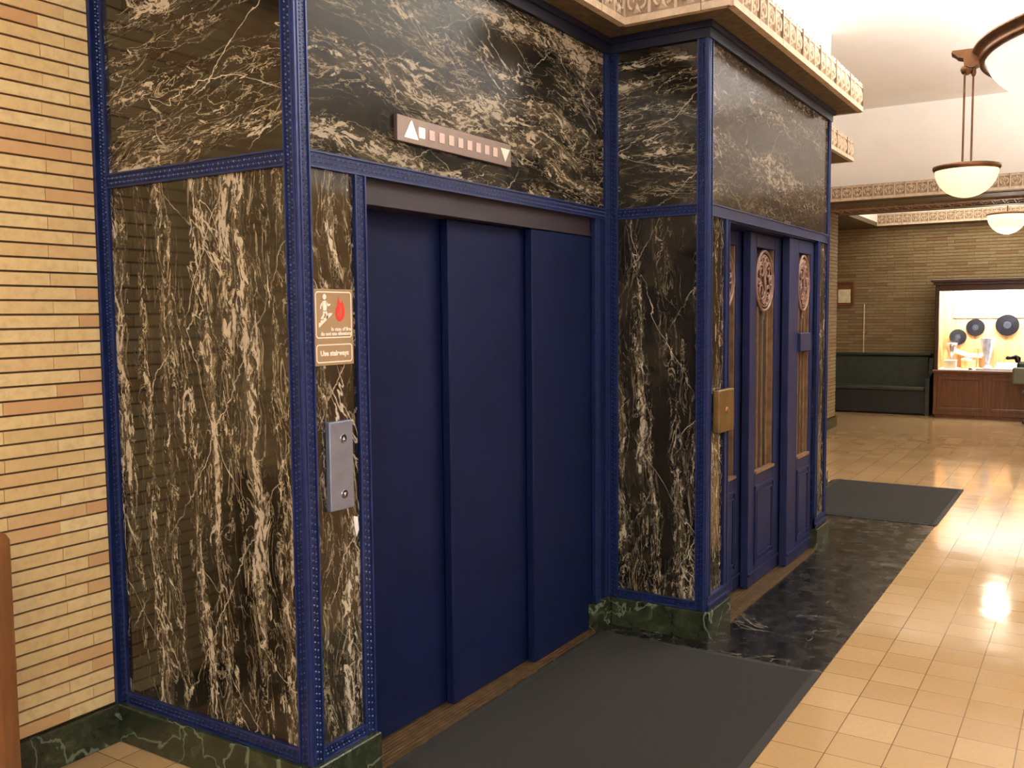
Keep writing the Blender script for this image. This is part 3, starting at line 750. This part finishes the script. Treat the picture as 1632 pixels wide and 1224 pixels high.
IN = thing('floor_indicator', 'long satin metal floor indicator with lit up arrow above the near elevator doors', 'floor indicator', (.87, FY, 2.284))
mb = MB(); mb.cbox(.486, 1.252, FY-.018, FY, 2.284, 2.379, .002); mb.build('plate', M_steelw, IN)
mb = MB(); mb.prism([(.525,2.302), (.603,2.302), (.566,2.366)], .0181, .0205, (0, FY, 0), X, Z, nY); tag(mb.build('up_arrow', M_lampwhite, IN), 'lit white up arrow')
mb = MB(); mb.prism([(1.166,2.356), (1.202,2.300), (1.238,2.356)], .0181, .0205, (0, FY, 0), X, Z, nY); tag(mb.build('down_arrow', M_signwhite, IN), 'white down arrow')
for k in range(9):
    cx = .628+k*.0622
    m_ = MB(); m_.cbox(cx-.017, cx+.017, FY-.0205, FY-.0181, 2.312, 2.350, .0008)
    l_ = m_.build('floor_lamp_window', M_lampwhite if k == 0 else M_lampdim, IN)
    if k == 0: l_['label'] = 'lit square floor window'
mb = MB(); mb.add([(.226,FY-.002,.955), (.243,FY-.006,.950), (.2435,FY-.010,.905), (.238,FY-.004,.880), (.228,FY-.003,.918)], [(0,1,2,3,4)])
tag(mb.build('paper_scrap', M_white), 'torn white sticker scrap on the marble strip below the call plate', 'scrap')
BP = thing('brass_call_plate', 'dull brass box on the marble strip left of the grille door', 'call plate', (2.4, -D2, 1.045))
mb = MB(); mb.cbox(2.285, 2.512, -D2-.045, -D2-.0105, 1.045, 1.262, .004); mb.build('plate', M_brass, BP)
for x, z in ((2.30,1.06), (2.497,1.06), (2.30,1.247), (2.497,1.247)):
    mb = MB(); mb.M = Matrix.Translation((x, -D2-.045, z)) @ Matrix.Rotation(PI/2, 4, 'X'); mb.lathe([(.006,0), (.005,.002), (0,.003)], n=10); mb.build('screw', M_bronze, BP)
mb = MB(); mb.M = Matrix.Translation((2.40, -D2-.045, 1.155)) @ Matrix.Rotation(PI/2, 4, 'X'); mb.lathe([(.018,0), (.016,.006), (0,.006)], n=16); mb.M = None
mb.build('button', M_bronze, BP)

# ------------------------------------------------------------------ mats
def floor_mat(label, x0, x1, y0, y1):
    t = thing('floor_mat', label, 'mat', ((x0+x1)/2, (y0+y1)/2, .0035))
    m_ = MB(); m_.cbox(x0+.035, x1-.035, y0+.035, y1-.035, .0035, .0125, .003); m_.build('pile', M_mat, t)
    m_ = MB()
    for a in ((x0, x1, y0, y0+.036), (x0, x1, y1-.036, y1), (x0, x0+.036, y0+.036, y1-.036), (x1-.036, x1, y0+.036, y1-.036)): m_.cbox(*a, .0035, .009, .002)
    m_.build('edging', M_matedge, t)
floor_mat('large charcoal mat on the floor before the near elevator doors', -.15, 2.06, -2.185, -1.062)
floor_mat('smaller charcoal mat lying further on, beyond the grille door', 5.50, 7.19, -2.195, -1.062)

# ------------------------------------------------------------------ chandeliers
def chandelier(c, label, ang0):
    x, y, z = c; z = 0
    t = thing('chandelier', label, 'chandelier', (x, y, 3.0), 'bronze ring chandeliers')
    RR = 1.00; q = RR-.425
    m_ = MB(); m_.lathe([(q+.40,3.00), (q+.425,3.00), (q+.432,3.02), (q+.425,3.035), (q+.445,3.05), (q+.462,3.06), (q+.462,3.072), (q+.44,3.078), (q+.40,3.078), (q+.40,3.00)], (x, y, 0), 96); m_.build('ring', M_bronze, t)
    m_ = MB(); R = RR-.03
    m_.lathe([(R*math.cos(a), 3.03-.34*math.sin(a)) for a in [i*PI/2/14 for i in range(15)]], (x, y, 0), 64); m_.build('bowl', M_bigbowl, t)
    m_ = MB(); m_.tube([(x, y, 2.69), (x, y, 4.15)], .018, 10); m_.lathe([(.14,4.2), (.14,4.18), (.04,4.12), (0,4.12)], (x, y, 0), 24)
    m_.lathe([(0,2.64), (.03,2.655), (.04,2.68), (.02,2.70)], (x, y, 0), 16)
    for k in range(3):
        a = ang0+k*2*PI/3; m_.tube([(x+(RR-.02)*math.cos(a), y+(RR-.02)*math.sin(a), 3.04), (x, y, 3.04)], .012, 6)
    m_.build('stem', M_bronze, t)
    for k in range(3):
        a = ang0+k*2*PI/3; ux, uy = math.cos(a), math.sin(a)
        def pt(r, s, zz): r += q; return (x+ux*r-uy*s, y+uy*r+ux*s, zz)
        m_ = MB()
        # corbel bracket: flat tapered cap over a scroll and a drop
        prof = [(.42,3.085), (.56,3.085), (.565,3.073), (.545,3.060), (.53,3.045), (.505,3.038), (.50,3.0), (.475,2.985), (.455,2.985), (.42,3.0)]
        vs = [pt(r, s, zz) for s in (-.045, .045) for r, zz in prof]; n = len(prof)
        m_.add(vs, [list(range(n))[::-1], list(range(n, 2*n))]+[[i, (i+1)%n, n+(i+1)%n, n+i] for i in range(n)])
        m_.lathe([(.030,3.0), (.034,2.985), (.026,2.965), (.012,2.955), (0,2.955)], pt(.487, 0, 0), 14)
        m_.lathe([(.012,2.99), (.014,2.96), (.009,2.945), (0,2.94)], pt(.452, 0, 0), 10)
        br = m_.build('bracket', M_bronze, t)
        cx, cy, _ = pt(.475, 0, 0)
        for s in (-1, 1):
            m_ = MB(); m_.tube([(cx+s*.024*.535, cy-s*.024*.845, 2.965), (cx+s*.024*.535, cy-s*.024*.845, 2.45)], .0055, 8); m_.build('hanging_rod', M_bronze, br)
        m_ = MB(); r = .163
        m_.lathe([(r*math.cos(v), 2.435-r*.94*math.sin(v)) for v in [i*PI/2/12 for i in range(13)]], (cx, cy, 0), 40)
        m_.build('small_bowl', M_smallbowl, br)
        m_ = MB(); m_.lathe([(.150,2.43), (.166,2.43), (.174,2.440), (.174,2.456), (.160,2.460), (.150,2.455), (.150,2.43)], (cx, cy, 0), 40)
        for s in (0, 1): m_.tube([(cx-.155*math.cos(s*PI/2+a), cy-.155*math.sin(s*PI/2+a), 2.447), (cx+.155*math.cos(s*PI/2+a), cy+.155*math.sin(s*PI/2+a), 2.447)], .006, 6)
        m_.build('bowl_rim', M_bronze, br)
    return t
AL = math.atan2(.995, -.097)
def light(kind, name, loc, energy, color, size=.1, rot=None, sx=None, sy=None):
    l = bpy.data.lights.new(name, kind); l.energy = energy; l.color = color
    if kind == 'POINT': l.shadow_soft_size = size
    if kind == 'AREA':
        l.shape = 'RECTANGLE'; l.size = sx; l.size_y = sy
    o_ = bpy.data.objects.new(name, l); COL.objects.link(o_); o_.location = loc
    if rot: o_.rotation_euler = rot
    return o_
CH = [((3.727,-3.595,0), 'bronze ring chandelier with hanging pale glass bowl, at the right edge of the picture'),
      ((-4.9,-3.595,0), 'bronze ring chandelier behind the camera, reflected in the marble')]
for c, lab in CH:
    chandelier(c, lab, AL)
    e_ = 520 if c[0] > 0 else 980
    for k in range(3):
        a = AL+PI/3+k*2*PI/3
        light('POINT', 'chandelier light', (c[0]+.5*math.cos(a), c[1]+.5*math.sin(a), 2.93), e_, (.975, .985, .99), .12)

light('AREA', 'added cool fill', (-2.2, YOPP+.06, 2.0), 190, (.70, .86, 1.05), rot=(PI/2,0,0), sx=2.6, sy=2.0)  # added cool fill from the opposite wall, no window built there
light('AREA', 'added ceiling fill', (6.6, -4.3, 3.25), 620, (.97, .98, .99), rot=(PI,0,0), sx=5.0, sy=1.6)  # unseen fill added to brighten the ceiling, has no fitting
AC = thing('ceiling_bowl_light', 'pale glass bowl light with thin rim hanging in the far alcove', 'ceiling light', (13.0,-2.03,3.6))
mb = MB(); r = .262; mb.lathe([(r*math.cos(q), 3.02-.275*math.sin(q)) for q in [i*PI/2/12 for i in range(13)]], (13.0,-2.03,0), 40); mb.build('bowl', M_alcbowl, AC)
mb = MB(); mb.lathe([(.25,3.015), (.27,3.015), (.275,3.03), (.265,3.045), (.25,3.04), (.25,3.015)], (13.0,-2.03,0), 40)
for k in range(2): mb.tube([(13.0-.25*math.cos(k*PI/2), -2.03-.25*math.sin(k*PI/2), 3.03), (13.0+.25*math.cos(k*PI/2), -2.03+.25*math.sin(k*PI/2), 3.03)], .008, 6)
mb.build('bowl_rim', M_bronze, AC)
mb = MB(); mb.tube([(13.0,-2.03,3.03), (13.0,-2.03,3.6)], .01, 8); mb.lathe([(.07,3.62), (.07,3.6), (0,3.58)], (13.0,-2.03,0), 20); mb.build('stem', M_bronze, AC)
light('AREA', 'added alcove fill', (13.0,-2.0,3.40), 150, (1., .95, .86), rot=(PI,0,0), sx=1.6, sy=3.0)  # added fill under the raised alcove ceiling, no fitting modelled
light('POINT', 'alcove bowl light', (13.0,-2.03,2.70), 55, (1, .93, .8), .15)

# ------------------------------------------------------------------ far end: bench, picture, conduit
BN = thing('bench', 'long dark green high backed bench against the far brick wall', 'bench', (13.9,-.1,0))
BY0, BY1 = -.90, 1.9
mb = MB(); mb.cbox(14.02, 14.17, BY0, BY1, .10, .93, .02)
mb.build('backrest', M_green, BN)
mb = MB(); mb.cbox(14.0, 14.19, BY0-.03, BY1+.03, .93, .97, .012); mb.build('top_rail', M_green, BN)
mb = MB(); mb.cbox(13.64, 14.02, BY0, BY1, .385, .455, .02); mb.build('seat', M_green, BN)
mb = MB(); mb.cbox(13.68, 14.0, BY0, BY1, .02, .385, .006); mb.build('base', paint('black green base', (24,25,20), .6), BN)
for y in (BY0-.035, BY1+.035):
    m_ = MB(); m_.prism([(13.62,.0), (14.18,.0), (14.18,.90), (14.0,.90), (13.90,.66), (13.62,.60)], -.03, .03, (0, y, 0), X, Z, Y); m_.build('end_panel', M_green, BN)
PF = thing('picture_frame', 'small chestnut wooden frame with a pale card on the far brick wall', 'picture', (14.18,.475,1.76))
mb = MB()
for a in ((.312,.345,1.755,2.16), (.60,.635,1.755,2.16), (.345,.60,1.755,1.79), (.345,.60,2.125,2.16)): mb.cbox(14.165, 14.196, a[0], a[1], a[2], a[3], .005)
mb.build('frame', M_framewood, PF)
mb = MB(); mb.box(14.186, 14.196, .345, .60, 1.79, 2.125); tag(mb.build('mount', paint('brown mount', (110,70,40), .6), PF), 'brown mount board')
mb = MB(); mb.box(14.180, 14.186, .375, .575, 1.805, 2.03); tag(mb.build('card', M_cream, PF), 'pale beige card')
mb = MB(); mb.tube([(14.19,.152,.97), (14.19,.150,1.78)], .009, 8); mb.box(14.18, 14.2, .135, .167, 1.30, 1.315)
tag(mb.build('conduit_pipe', M_cream), 'thin pale conduit running down the far brick wall to the bench', 'pipe')

# ------------------------------------------------------------------ display cabinet
DC = thing('display_cabinet', 'lit wooden display cabinet with glass front at the right edge of the picture', 'display cabinet', (13.8,-2.3,0))
VX0, VX1 = 13.45, 14.18; VY0, VY1 = -1.045, -3.3
mb = MB(); mb.cbox(VX0, VX1, VY1, VY0, .05, .70, .006); mb.box(VX0+.03, VX1, VY1+.03, VY0-.03, 0, .05); mb.build('base_cabinet', M_cabwood, DC)
mb = MB(); mb.cbox(VX0-.03, VX1, VY1-.02, VY0+.02, .70, .745, .008); mb.build('counter', M_cabwood, DC)
k = 3; w = (VY0-VY1)/k
for i in range(k):
    y0 = VY0-i*w-.06; y1 = VY0-(i+1)*w+.06
    m_ = MB()
    for a in ((y1, y0, .60, .65), (y1, y0, .12, .17), (y0-.05, y0, .17, .60), (y1, y1+.05, .17, .60)): m_.cbox(VX0-.014, VX0, a[0], a[1], a[2], a[3], .004)
    m_.cbox(VX0-.007, VX0, y1+.06, y0-.06, .18, .59, .004)
    m_.build('door', M_cabwood, DC)
mb = MB()
mb.cbox(VX0, VX0+.08, VY0-.055, VY0, .745, 2.05, .006); mb.cbox(VX0, VX0+.08, VY1, VY1+.055, .745, 2.05, .006); mb.cbox(VX0, VX0+.08, VY1+.055, VY0-.055, 1.955, 2.05, .006)
mb.box(VX0+.08, VX1, VY0-.02, VY0, .745, 2.05); mb.box(VX0+.08, VX1, VY1, VY1+.02, .745, 2.05); mb.box(VX0+.08, VX1, VY1+.02, VY0-.02, 2.03, 2.05)
mb.build('frame', M_darkwood, DC)
mb = MB(); mb.cbox(VX0-.06, VX1, VY1-.06, VY0+.06, 2.09, 2.135, .01); mb.cbox(VX0-.03, VX1, VY1-.03, VY0+.03, 2.05, 2.09, .008); mb.build('crown_moulding', M_darkwood, DC)
mb = MB(); mb.box(VX1-.06, VX1-.02, VY1+.02, VY0-.02, .745, 2.03); mb.box(VX0+.09, VX1-.06, VY0-.03, VY0-.02, .745, 2.03); tag(mb.build('backboard', M_backboard, DC), 'light orange oak back')
mb = MB(); mb.box(VX0+.09, VX1-.06, VY1+.02, VY0-.03, .7455, .752); tag(mb.build('shelf', M_white, DC), 'white shelf surface')
mb = MB(); mb.box(VX0+.03, VX0+.036, VY1+.055, VY0-.055, .746, 1.956); mb.build('glass_pane', M_glass, DC)
mb = MB(); mb.tube([(VX0+.20,VY0-.10,1.985), (VX0+.20,VY1+.10,1.985)], .02, 10); mb.box(VX0+.15, VX0+.25, VY0-.06, VY1+.06, 2.005, 2.03); mb.build('light_tube', M_tube, DC)
light('AREA', 'cabinet light', (VX0+.24, (VY0+VY1)/2, 1.95), 240, (1, .97, .92), rot=(0, math.radians(-32), 0), sx=.18, sy=2.0)
BD = thing('display_board', 'large white board with thin dark edge at the top of the lit display cabinet', 'board', (14.1,-2.06,1.535))
mb = MB(); mb.cbox(14.094, 14.112, -2.9, -1.232, 1.542, 1.985, .003); mb.build('sheet', M_white, BD)
mb = MB(); mb.box(14.104, 14.119, -2.91, -1.218, 1.53, 1.99); tag(mb.build('edge', M_grey, BD), 'dark edge')
def record(y, z, r, tilt, label, x=14.10, yaw=0.):
    t = thing('vinyl_record', label, 'record', (x, y, z), 'records in the display cabinet')
    M = Matrix.Translation((x, y, z)) @ Matrix.Rotation(yaw, 4, 'Z') @ Matrix.Rotation(-PI/2+tilt, 4, 'Y')
    m_ = MB(); m_.M = M; prof = [(.006,.001)]
    for k in range(9): q = r*.36+(r*.62)*k/8; prof += [(q, .0022), (q+r*.02, .0030)]
    prof += [(r,.001), (r,-.002), (.006,-.002)]
    m_.lathe(prof, n=40, smooth=False); m_.build('disc', M_vinyl, t)
    m_ = MB(); m_.M = M; m_.lathe([(r*.33,.0026), (r*.32,.0036), (.006,.0036)], n=30, smooth=False); m_.build('paper_label', M_vlabel, t)
    return t
record(-1.30, 1.238, .125, math.radians(6), 'black record lowest and leftmost in the lit display cabinet', 14.085, .25)
record(-1.545, 1.388, .135, math.radians(4), 'black record in the middle, under the corner of the white board', 14.10)
record(-1.99, 1.425, .165, math.radians(3), 'largest black record at the right, under the white board', 14.085)
# silver goblet
GB = thing('silver_goblet', 'flared silver goblet at the left end of the display shelf', 'goblet', (13.85,-1.24,.752))
mb = MB(); mb.lathe([(.0,.0), (.06,.0), (.06,.012), (.02,.03), (.014,.10), (.02,.15), (.045,.22), (.075,.33), (.09,.40), (.084,.40), (.06,.30), (.02,.19), (0,.18)], (13.85,-1.24,.752), 28); mb.build('cup', M_silver, GB)
# crystal vase on a pedestal
VS = thing('crystal_vase', 'tall grey crystal vase near the cabinet back, right of the middle record', 'vase', (13.95,-1.74,.752))
mb = MB(); mb.lathe([(0,0), (.065,0), (.07,.015), (.035,.05), (.035,.10), (.055,.2), (.085,.34), (.105,.47), (.098,.47), (.075,.33), (.045,.2), (0,.12)], (13.95,-1.74,.752), 12, smooth=False); mb.build('body', M_crystal, VS)
def small_box(name, label, cat, x0, x1, y0, y1, z0, z1, mat, lid):
    t = thing(name, label, cat, ((x0+x1)/2, (y0+y1)/2, z0))
    m_ = MB(); m_.cbox(x0, x1, y0, y1, z0, z1, .003); m_.build('body', mat, t)
    m_ = MB(); m_.cbox(x0-.004, x1+.004, y0-.004, y1+.004, z1, z1+.02, .003); m_.build('lid', lid, t)
small_box('cream_card_box', 'small cream box at the front left of the display shelf', 'box', 13.62, 13.74, -1.335, -1.17, .752, .87, M_cream, M_white)
TN = thing('yellow_tin', 'round yellowish tin right behind the cream box', 'tin', (13.82,-1.46,.752))
mb = MB(); mb.lathe([(0,0), (.075,0), (.075,.13), (0,.13)], (13.82,-1.46,.752), 24, smooth=False); mb.build('can', M_tin, TN)
mb = MB(); mb.lathe([(.079,.12), (.079,.15), (.06,.158), (0,.16)], (13.82,-1.46,.752), 24, smooth=False); mb.build('lid', M_cream, TN)
ST = thing('brass_stacked_tray', 'small tiered brass tray in the middle of the display shelf', 'tray', (13.9,-1.61,.752))
mb = MB(); mb.lathe([(0,0), (.05,0), (.05,.01), (.012,.02), (.012,.16), (.06,.165), (.065,.18), (.012,.182), (.012,.30), (.045,.305), (.05,.32), (0,.325)], (13.9,-1.61,.752), 20); mb.build('tiers', M_tin, ST)
mb = MB(); mb.M = Matrix.Translation((13.86,-2.0,.80)) @ Matrix.Rotation(math.radians(-14), 4, 'Y'); mb.box(-.16, .16, -.52, .13, -.006, .006); mb.M = None
tag(mb.build('white_sheet', M_white), 'wide white sheet lying tilted across the display shelf', 'paper')
OB = thing('open_book', 'open pale book propped behind the yellow tin', 'book', (13.98,-1.48,.92))
mb = MB()
for s in (-1, 1): mb.add([(13.98,-1.48,.93), (13.98,-1.48-s*.2,.97-s*.03), (14.09,-1.48-s*.2,1.02-s*.03), (14.09,-1.48,.98), (13.98,-1.48,.915), (13.98,-1.48-s*.2,.955-s*.03), (14.09,-1.48-s*.2,1.005-s*.03), (14.09,-1.48,.965)], [(0,1,2,3),(7,6,5,4),(0,4,5,1),(1,5,6,2),(2,6,7,3),(3,7,4,0)])
mb.build('pages', M_cream, OB)
mb = MB(); mb.prism([(-.10,.752), (.10,.752), (.10,.90), (.07,.93), (-.07,.915), (-.1,.90)], 0, .09, (13.99,-1.48,0), (0,1,0), Z, X); mb.build('book_rest', M_cream, OB)
mb = MB(); mb.M = Matrix.Translation((13.58,-1.545,.752)); mb.lathe([(0,0), (.03,0), (.034,.008), (.02,.02), (.014,.03), (0,.032)], n=14); mb.M = None
tag(mb.build('black_knob', M_black), 'small black knob shaped object at the front of the display shelf', 'ornament')
mb = MB(); mb.cbox(13.55, 13.66, -2.15, -1.62, .752, .765, .003); tag(mb.build('dark_strip', M_black), 'flat dark strip lying along the front of the display shelf', 'strip')

# ------------------------------------------------------------------ dark seat edge at the right border
CHR = thing('dark_chair', 'dark green chair with grey shell partly seen at the right border before the cabinet', 'chair', (12.9,-2.55,0))
mb = MB(); mb.cbox(12.88, 12.98, -2.80, -2.215, .62, .92, .03); mb.build('backrest', M_green, CHR)
mb = MB(); mb.cbox(12.82, 12.88, -2.80, -2.165, .60, .84, .02); mb.build('back_shell', M_grey, CHR)
mb = MB(); mb.tube([(12.93,-2.23,.90), (12.93,-2.22,.965), (12.93,-2.20,.985), (12.93,-2.12,.965)], [.03,.045,.035,.02], 10); mb.lathe([(0,.94), (.03,.95), (.034,.97), (.02,.995), (0,1.0)], (12.93,-2.10,0), 12); mb.build('handle', M_black, CHR)
mb = MB(); mb.cbox(12.90, 13.36, -2.82, -2.28, .42, .50, .03); mb.build('seat', M_green, CHR)
mb = MB(); mb.box(12.84, 12.92, -2.70, -2.40, .44, .62); mb.build('back_bar', M_black, CHR); mb = MB(); mb.tube([(13.13,-2.55,.08), (13.13,-2.55,.42)], .03, 12); mb.build('post', M_black, CHR)
for k in range(5):
    a = k*2*PI/5+.3; m_ = MB(); m_.tube([(13.13,-2.55,.10), (13.13+.24*math.cos(a), -2.55+.24*math.sin(a), .05)], [.025,.016], 8); m_.lathe([(0,0), (.024,.006), (.028,.026), (.02,.046), (0,.05)], (13.13+.24*math.cos(a), -2.55+.24*math.sin(a), 0), 10); m_.build('leg', M_black, CHR)

# ------------------------------------------------------------------ wooden cabinet at the left border
LC = thing('wooden_cabinet', 'brown wooden cabinet edge at the left border against the brick wall', 'cabinet', (-1.1,-.16,0))
mb = MB(); mb.prism([(-1.6,0), (-.578,0), (-.578,.952), (-.590,.972), (-.612,.982), (-1.6,.982)], 0, .025, (0,-.30,0), X, Z, Y); mb.build('front_panel', M_nearwood, LC)
mb = MB(); mb.box(-1.6, -.582, -.275, -.03, .06, .95); mb.build('body', M_nearwood, LC)
mb = MB(); mb.cbox(-1.6, -.590, -.275, -.03, .95, .975, .004); mb.build('top', M_nearwood, LC)

# ------------------------------------------------------------------ camera
F = Vector((0.8423548, 0.53380232, -0.07411796)); R_ = Vector((0.53468064, -0.84500515, -0.00910588)); U = Vector((0.0674908, 0.03195906, 0.99720791))
cam = bpy.data.cameras.new('camera'); co = bpy.data.objects.new('camera', cam); COL.objects.link(co)
co.matrix_world = Matrix(((R_.x, U.x, -F.x, -2.17848), (R_.y, U.y, -F.y, -3.21069), (R_.z, U.z, -F.z, 1.65), (0,0,0,1)))
cam.sensor_fit = 'HORIZONTAL'; cam.sensor_width = 36; cam.lens = 36*1479.56/1632; cam.clip_start = .02; cam.clip_end = 100
sc.camera = co

w = bpy.data.worlds.new('world'); sc.world = w; w.use_nodes = True
w.node_tree.nodes['Background'].inputs[0].default_value = (1, .85, .7, 1); w.node_tree.nodes['Background'].inputs[1].default_value = .05
sc.view_settings.view_transform = 'Standard'; sc.view_settings.look = 'None'; sc.view_settings.exposure = -0.9
sc.cycles.use_denoising = True
sc.cycles.max_bounces = 8; sc.cycles.diffuse_bounces = 5; sc.cycles.glossy_bounces = 4; sc.cycles.sample_clamp_indirect = 6
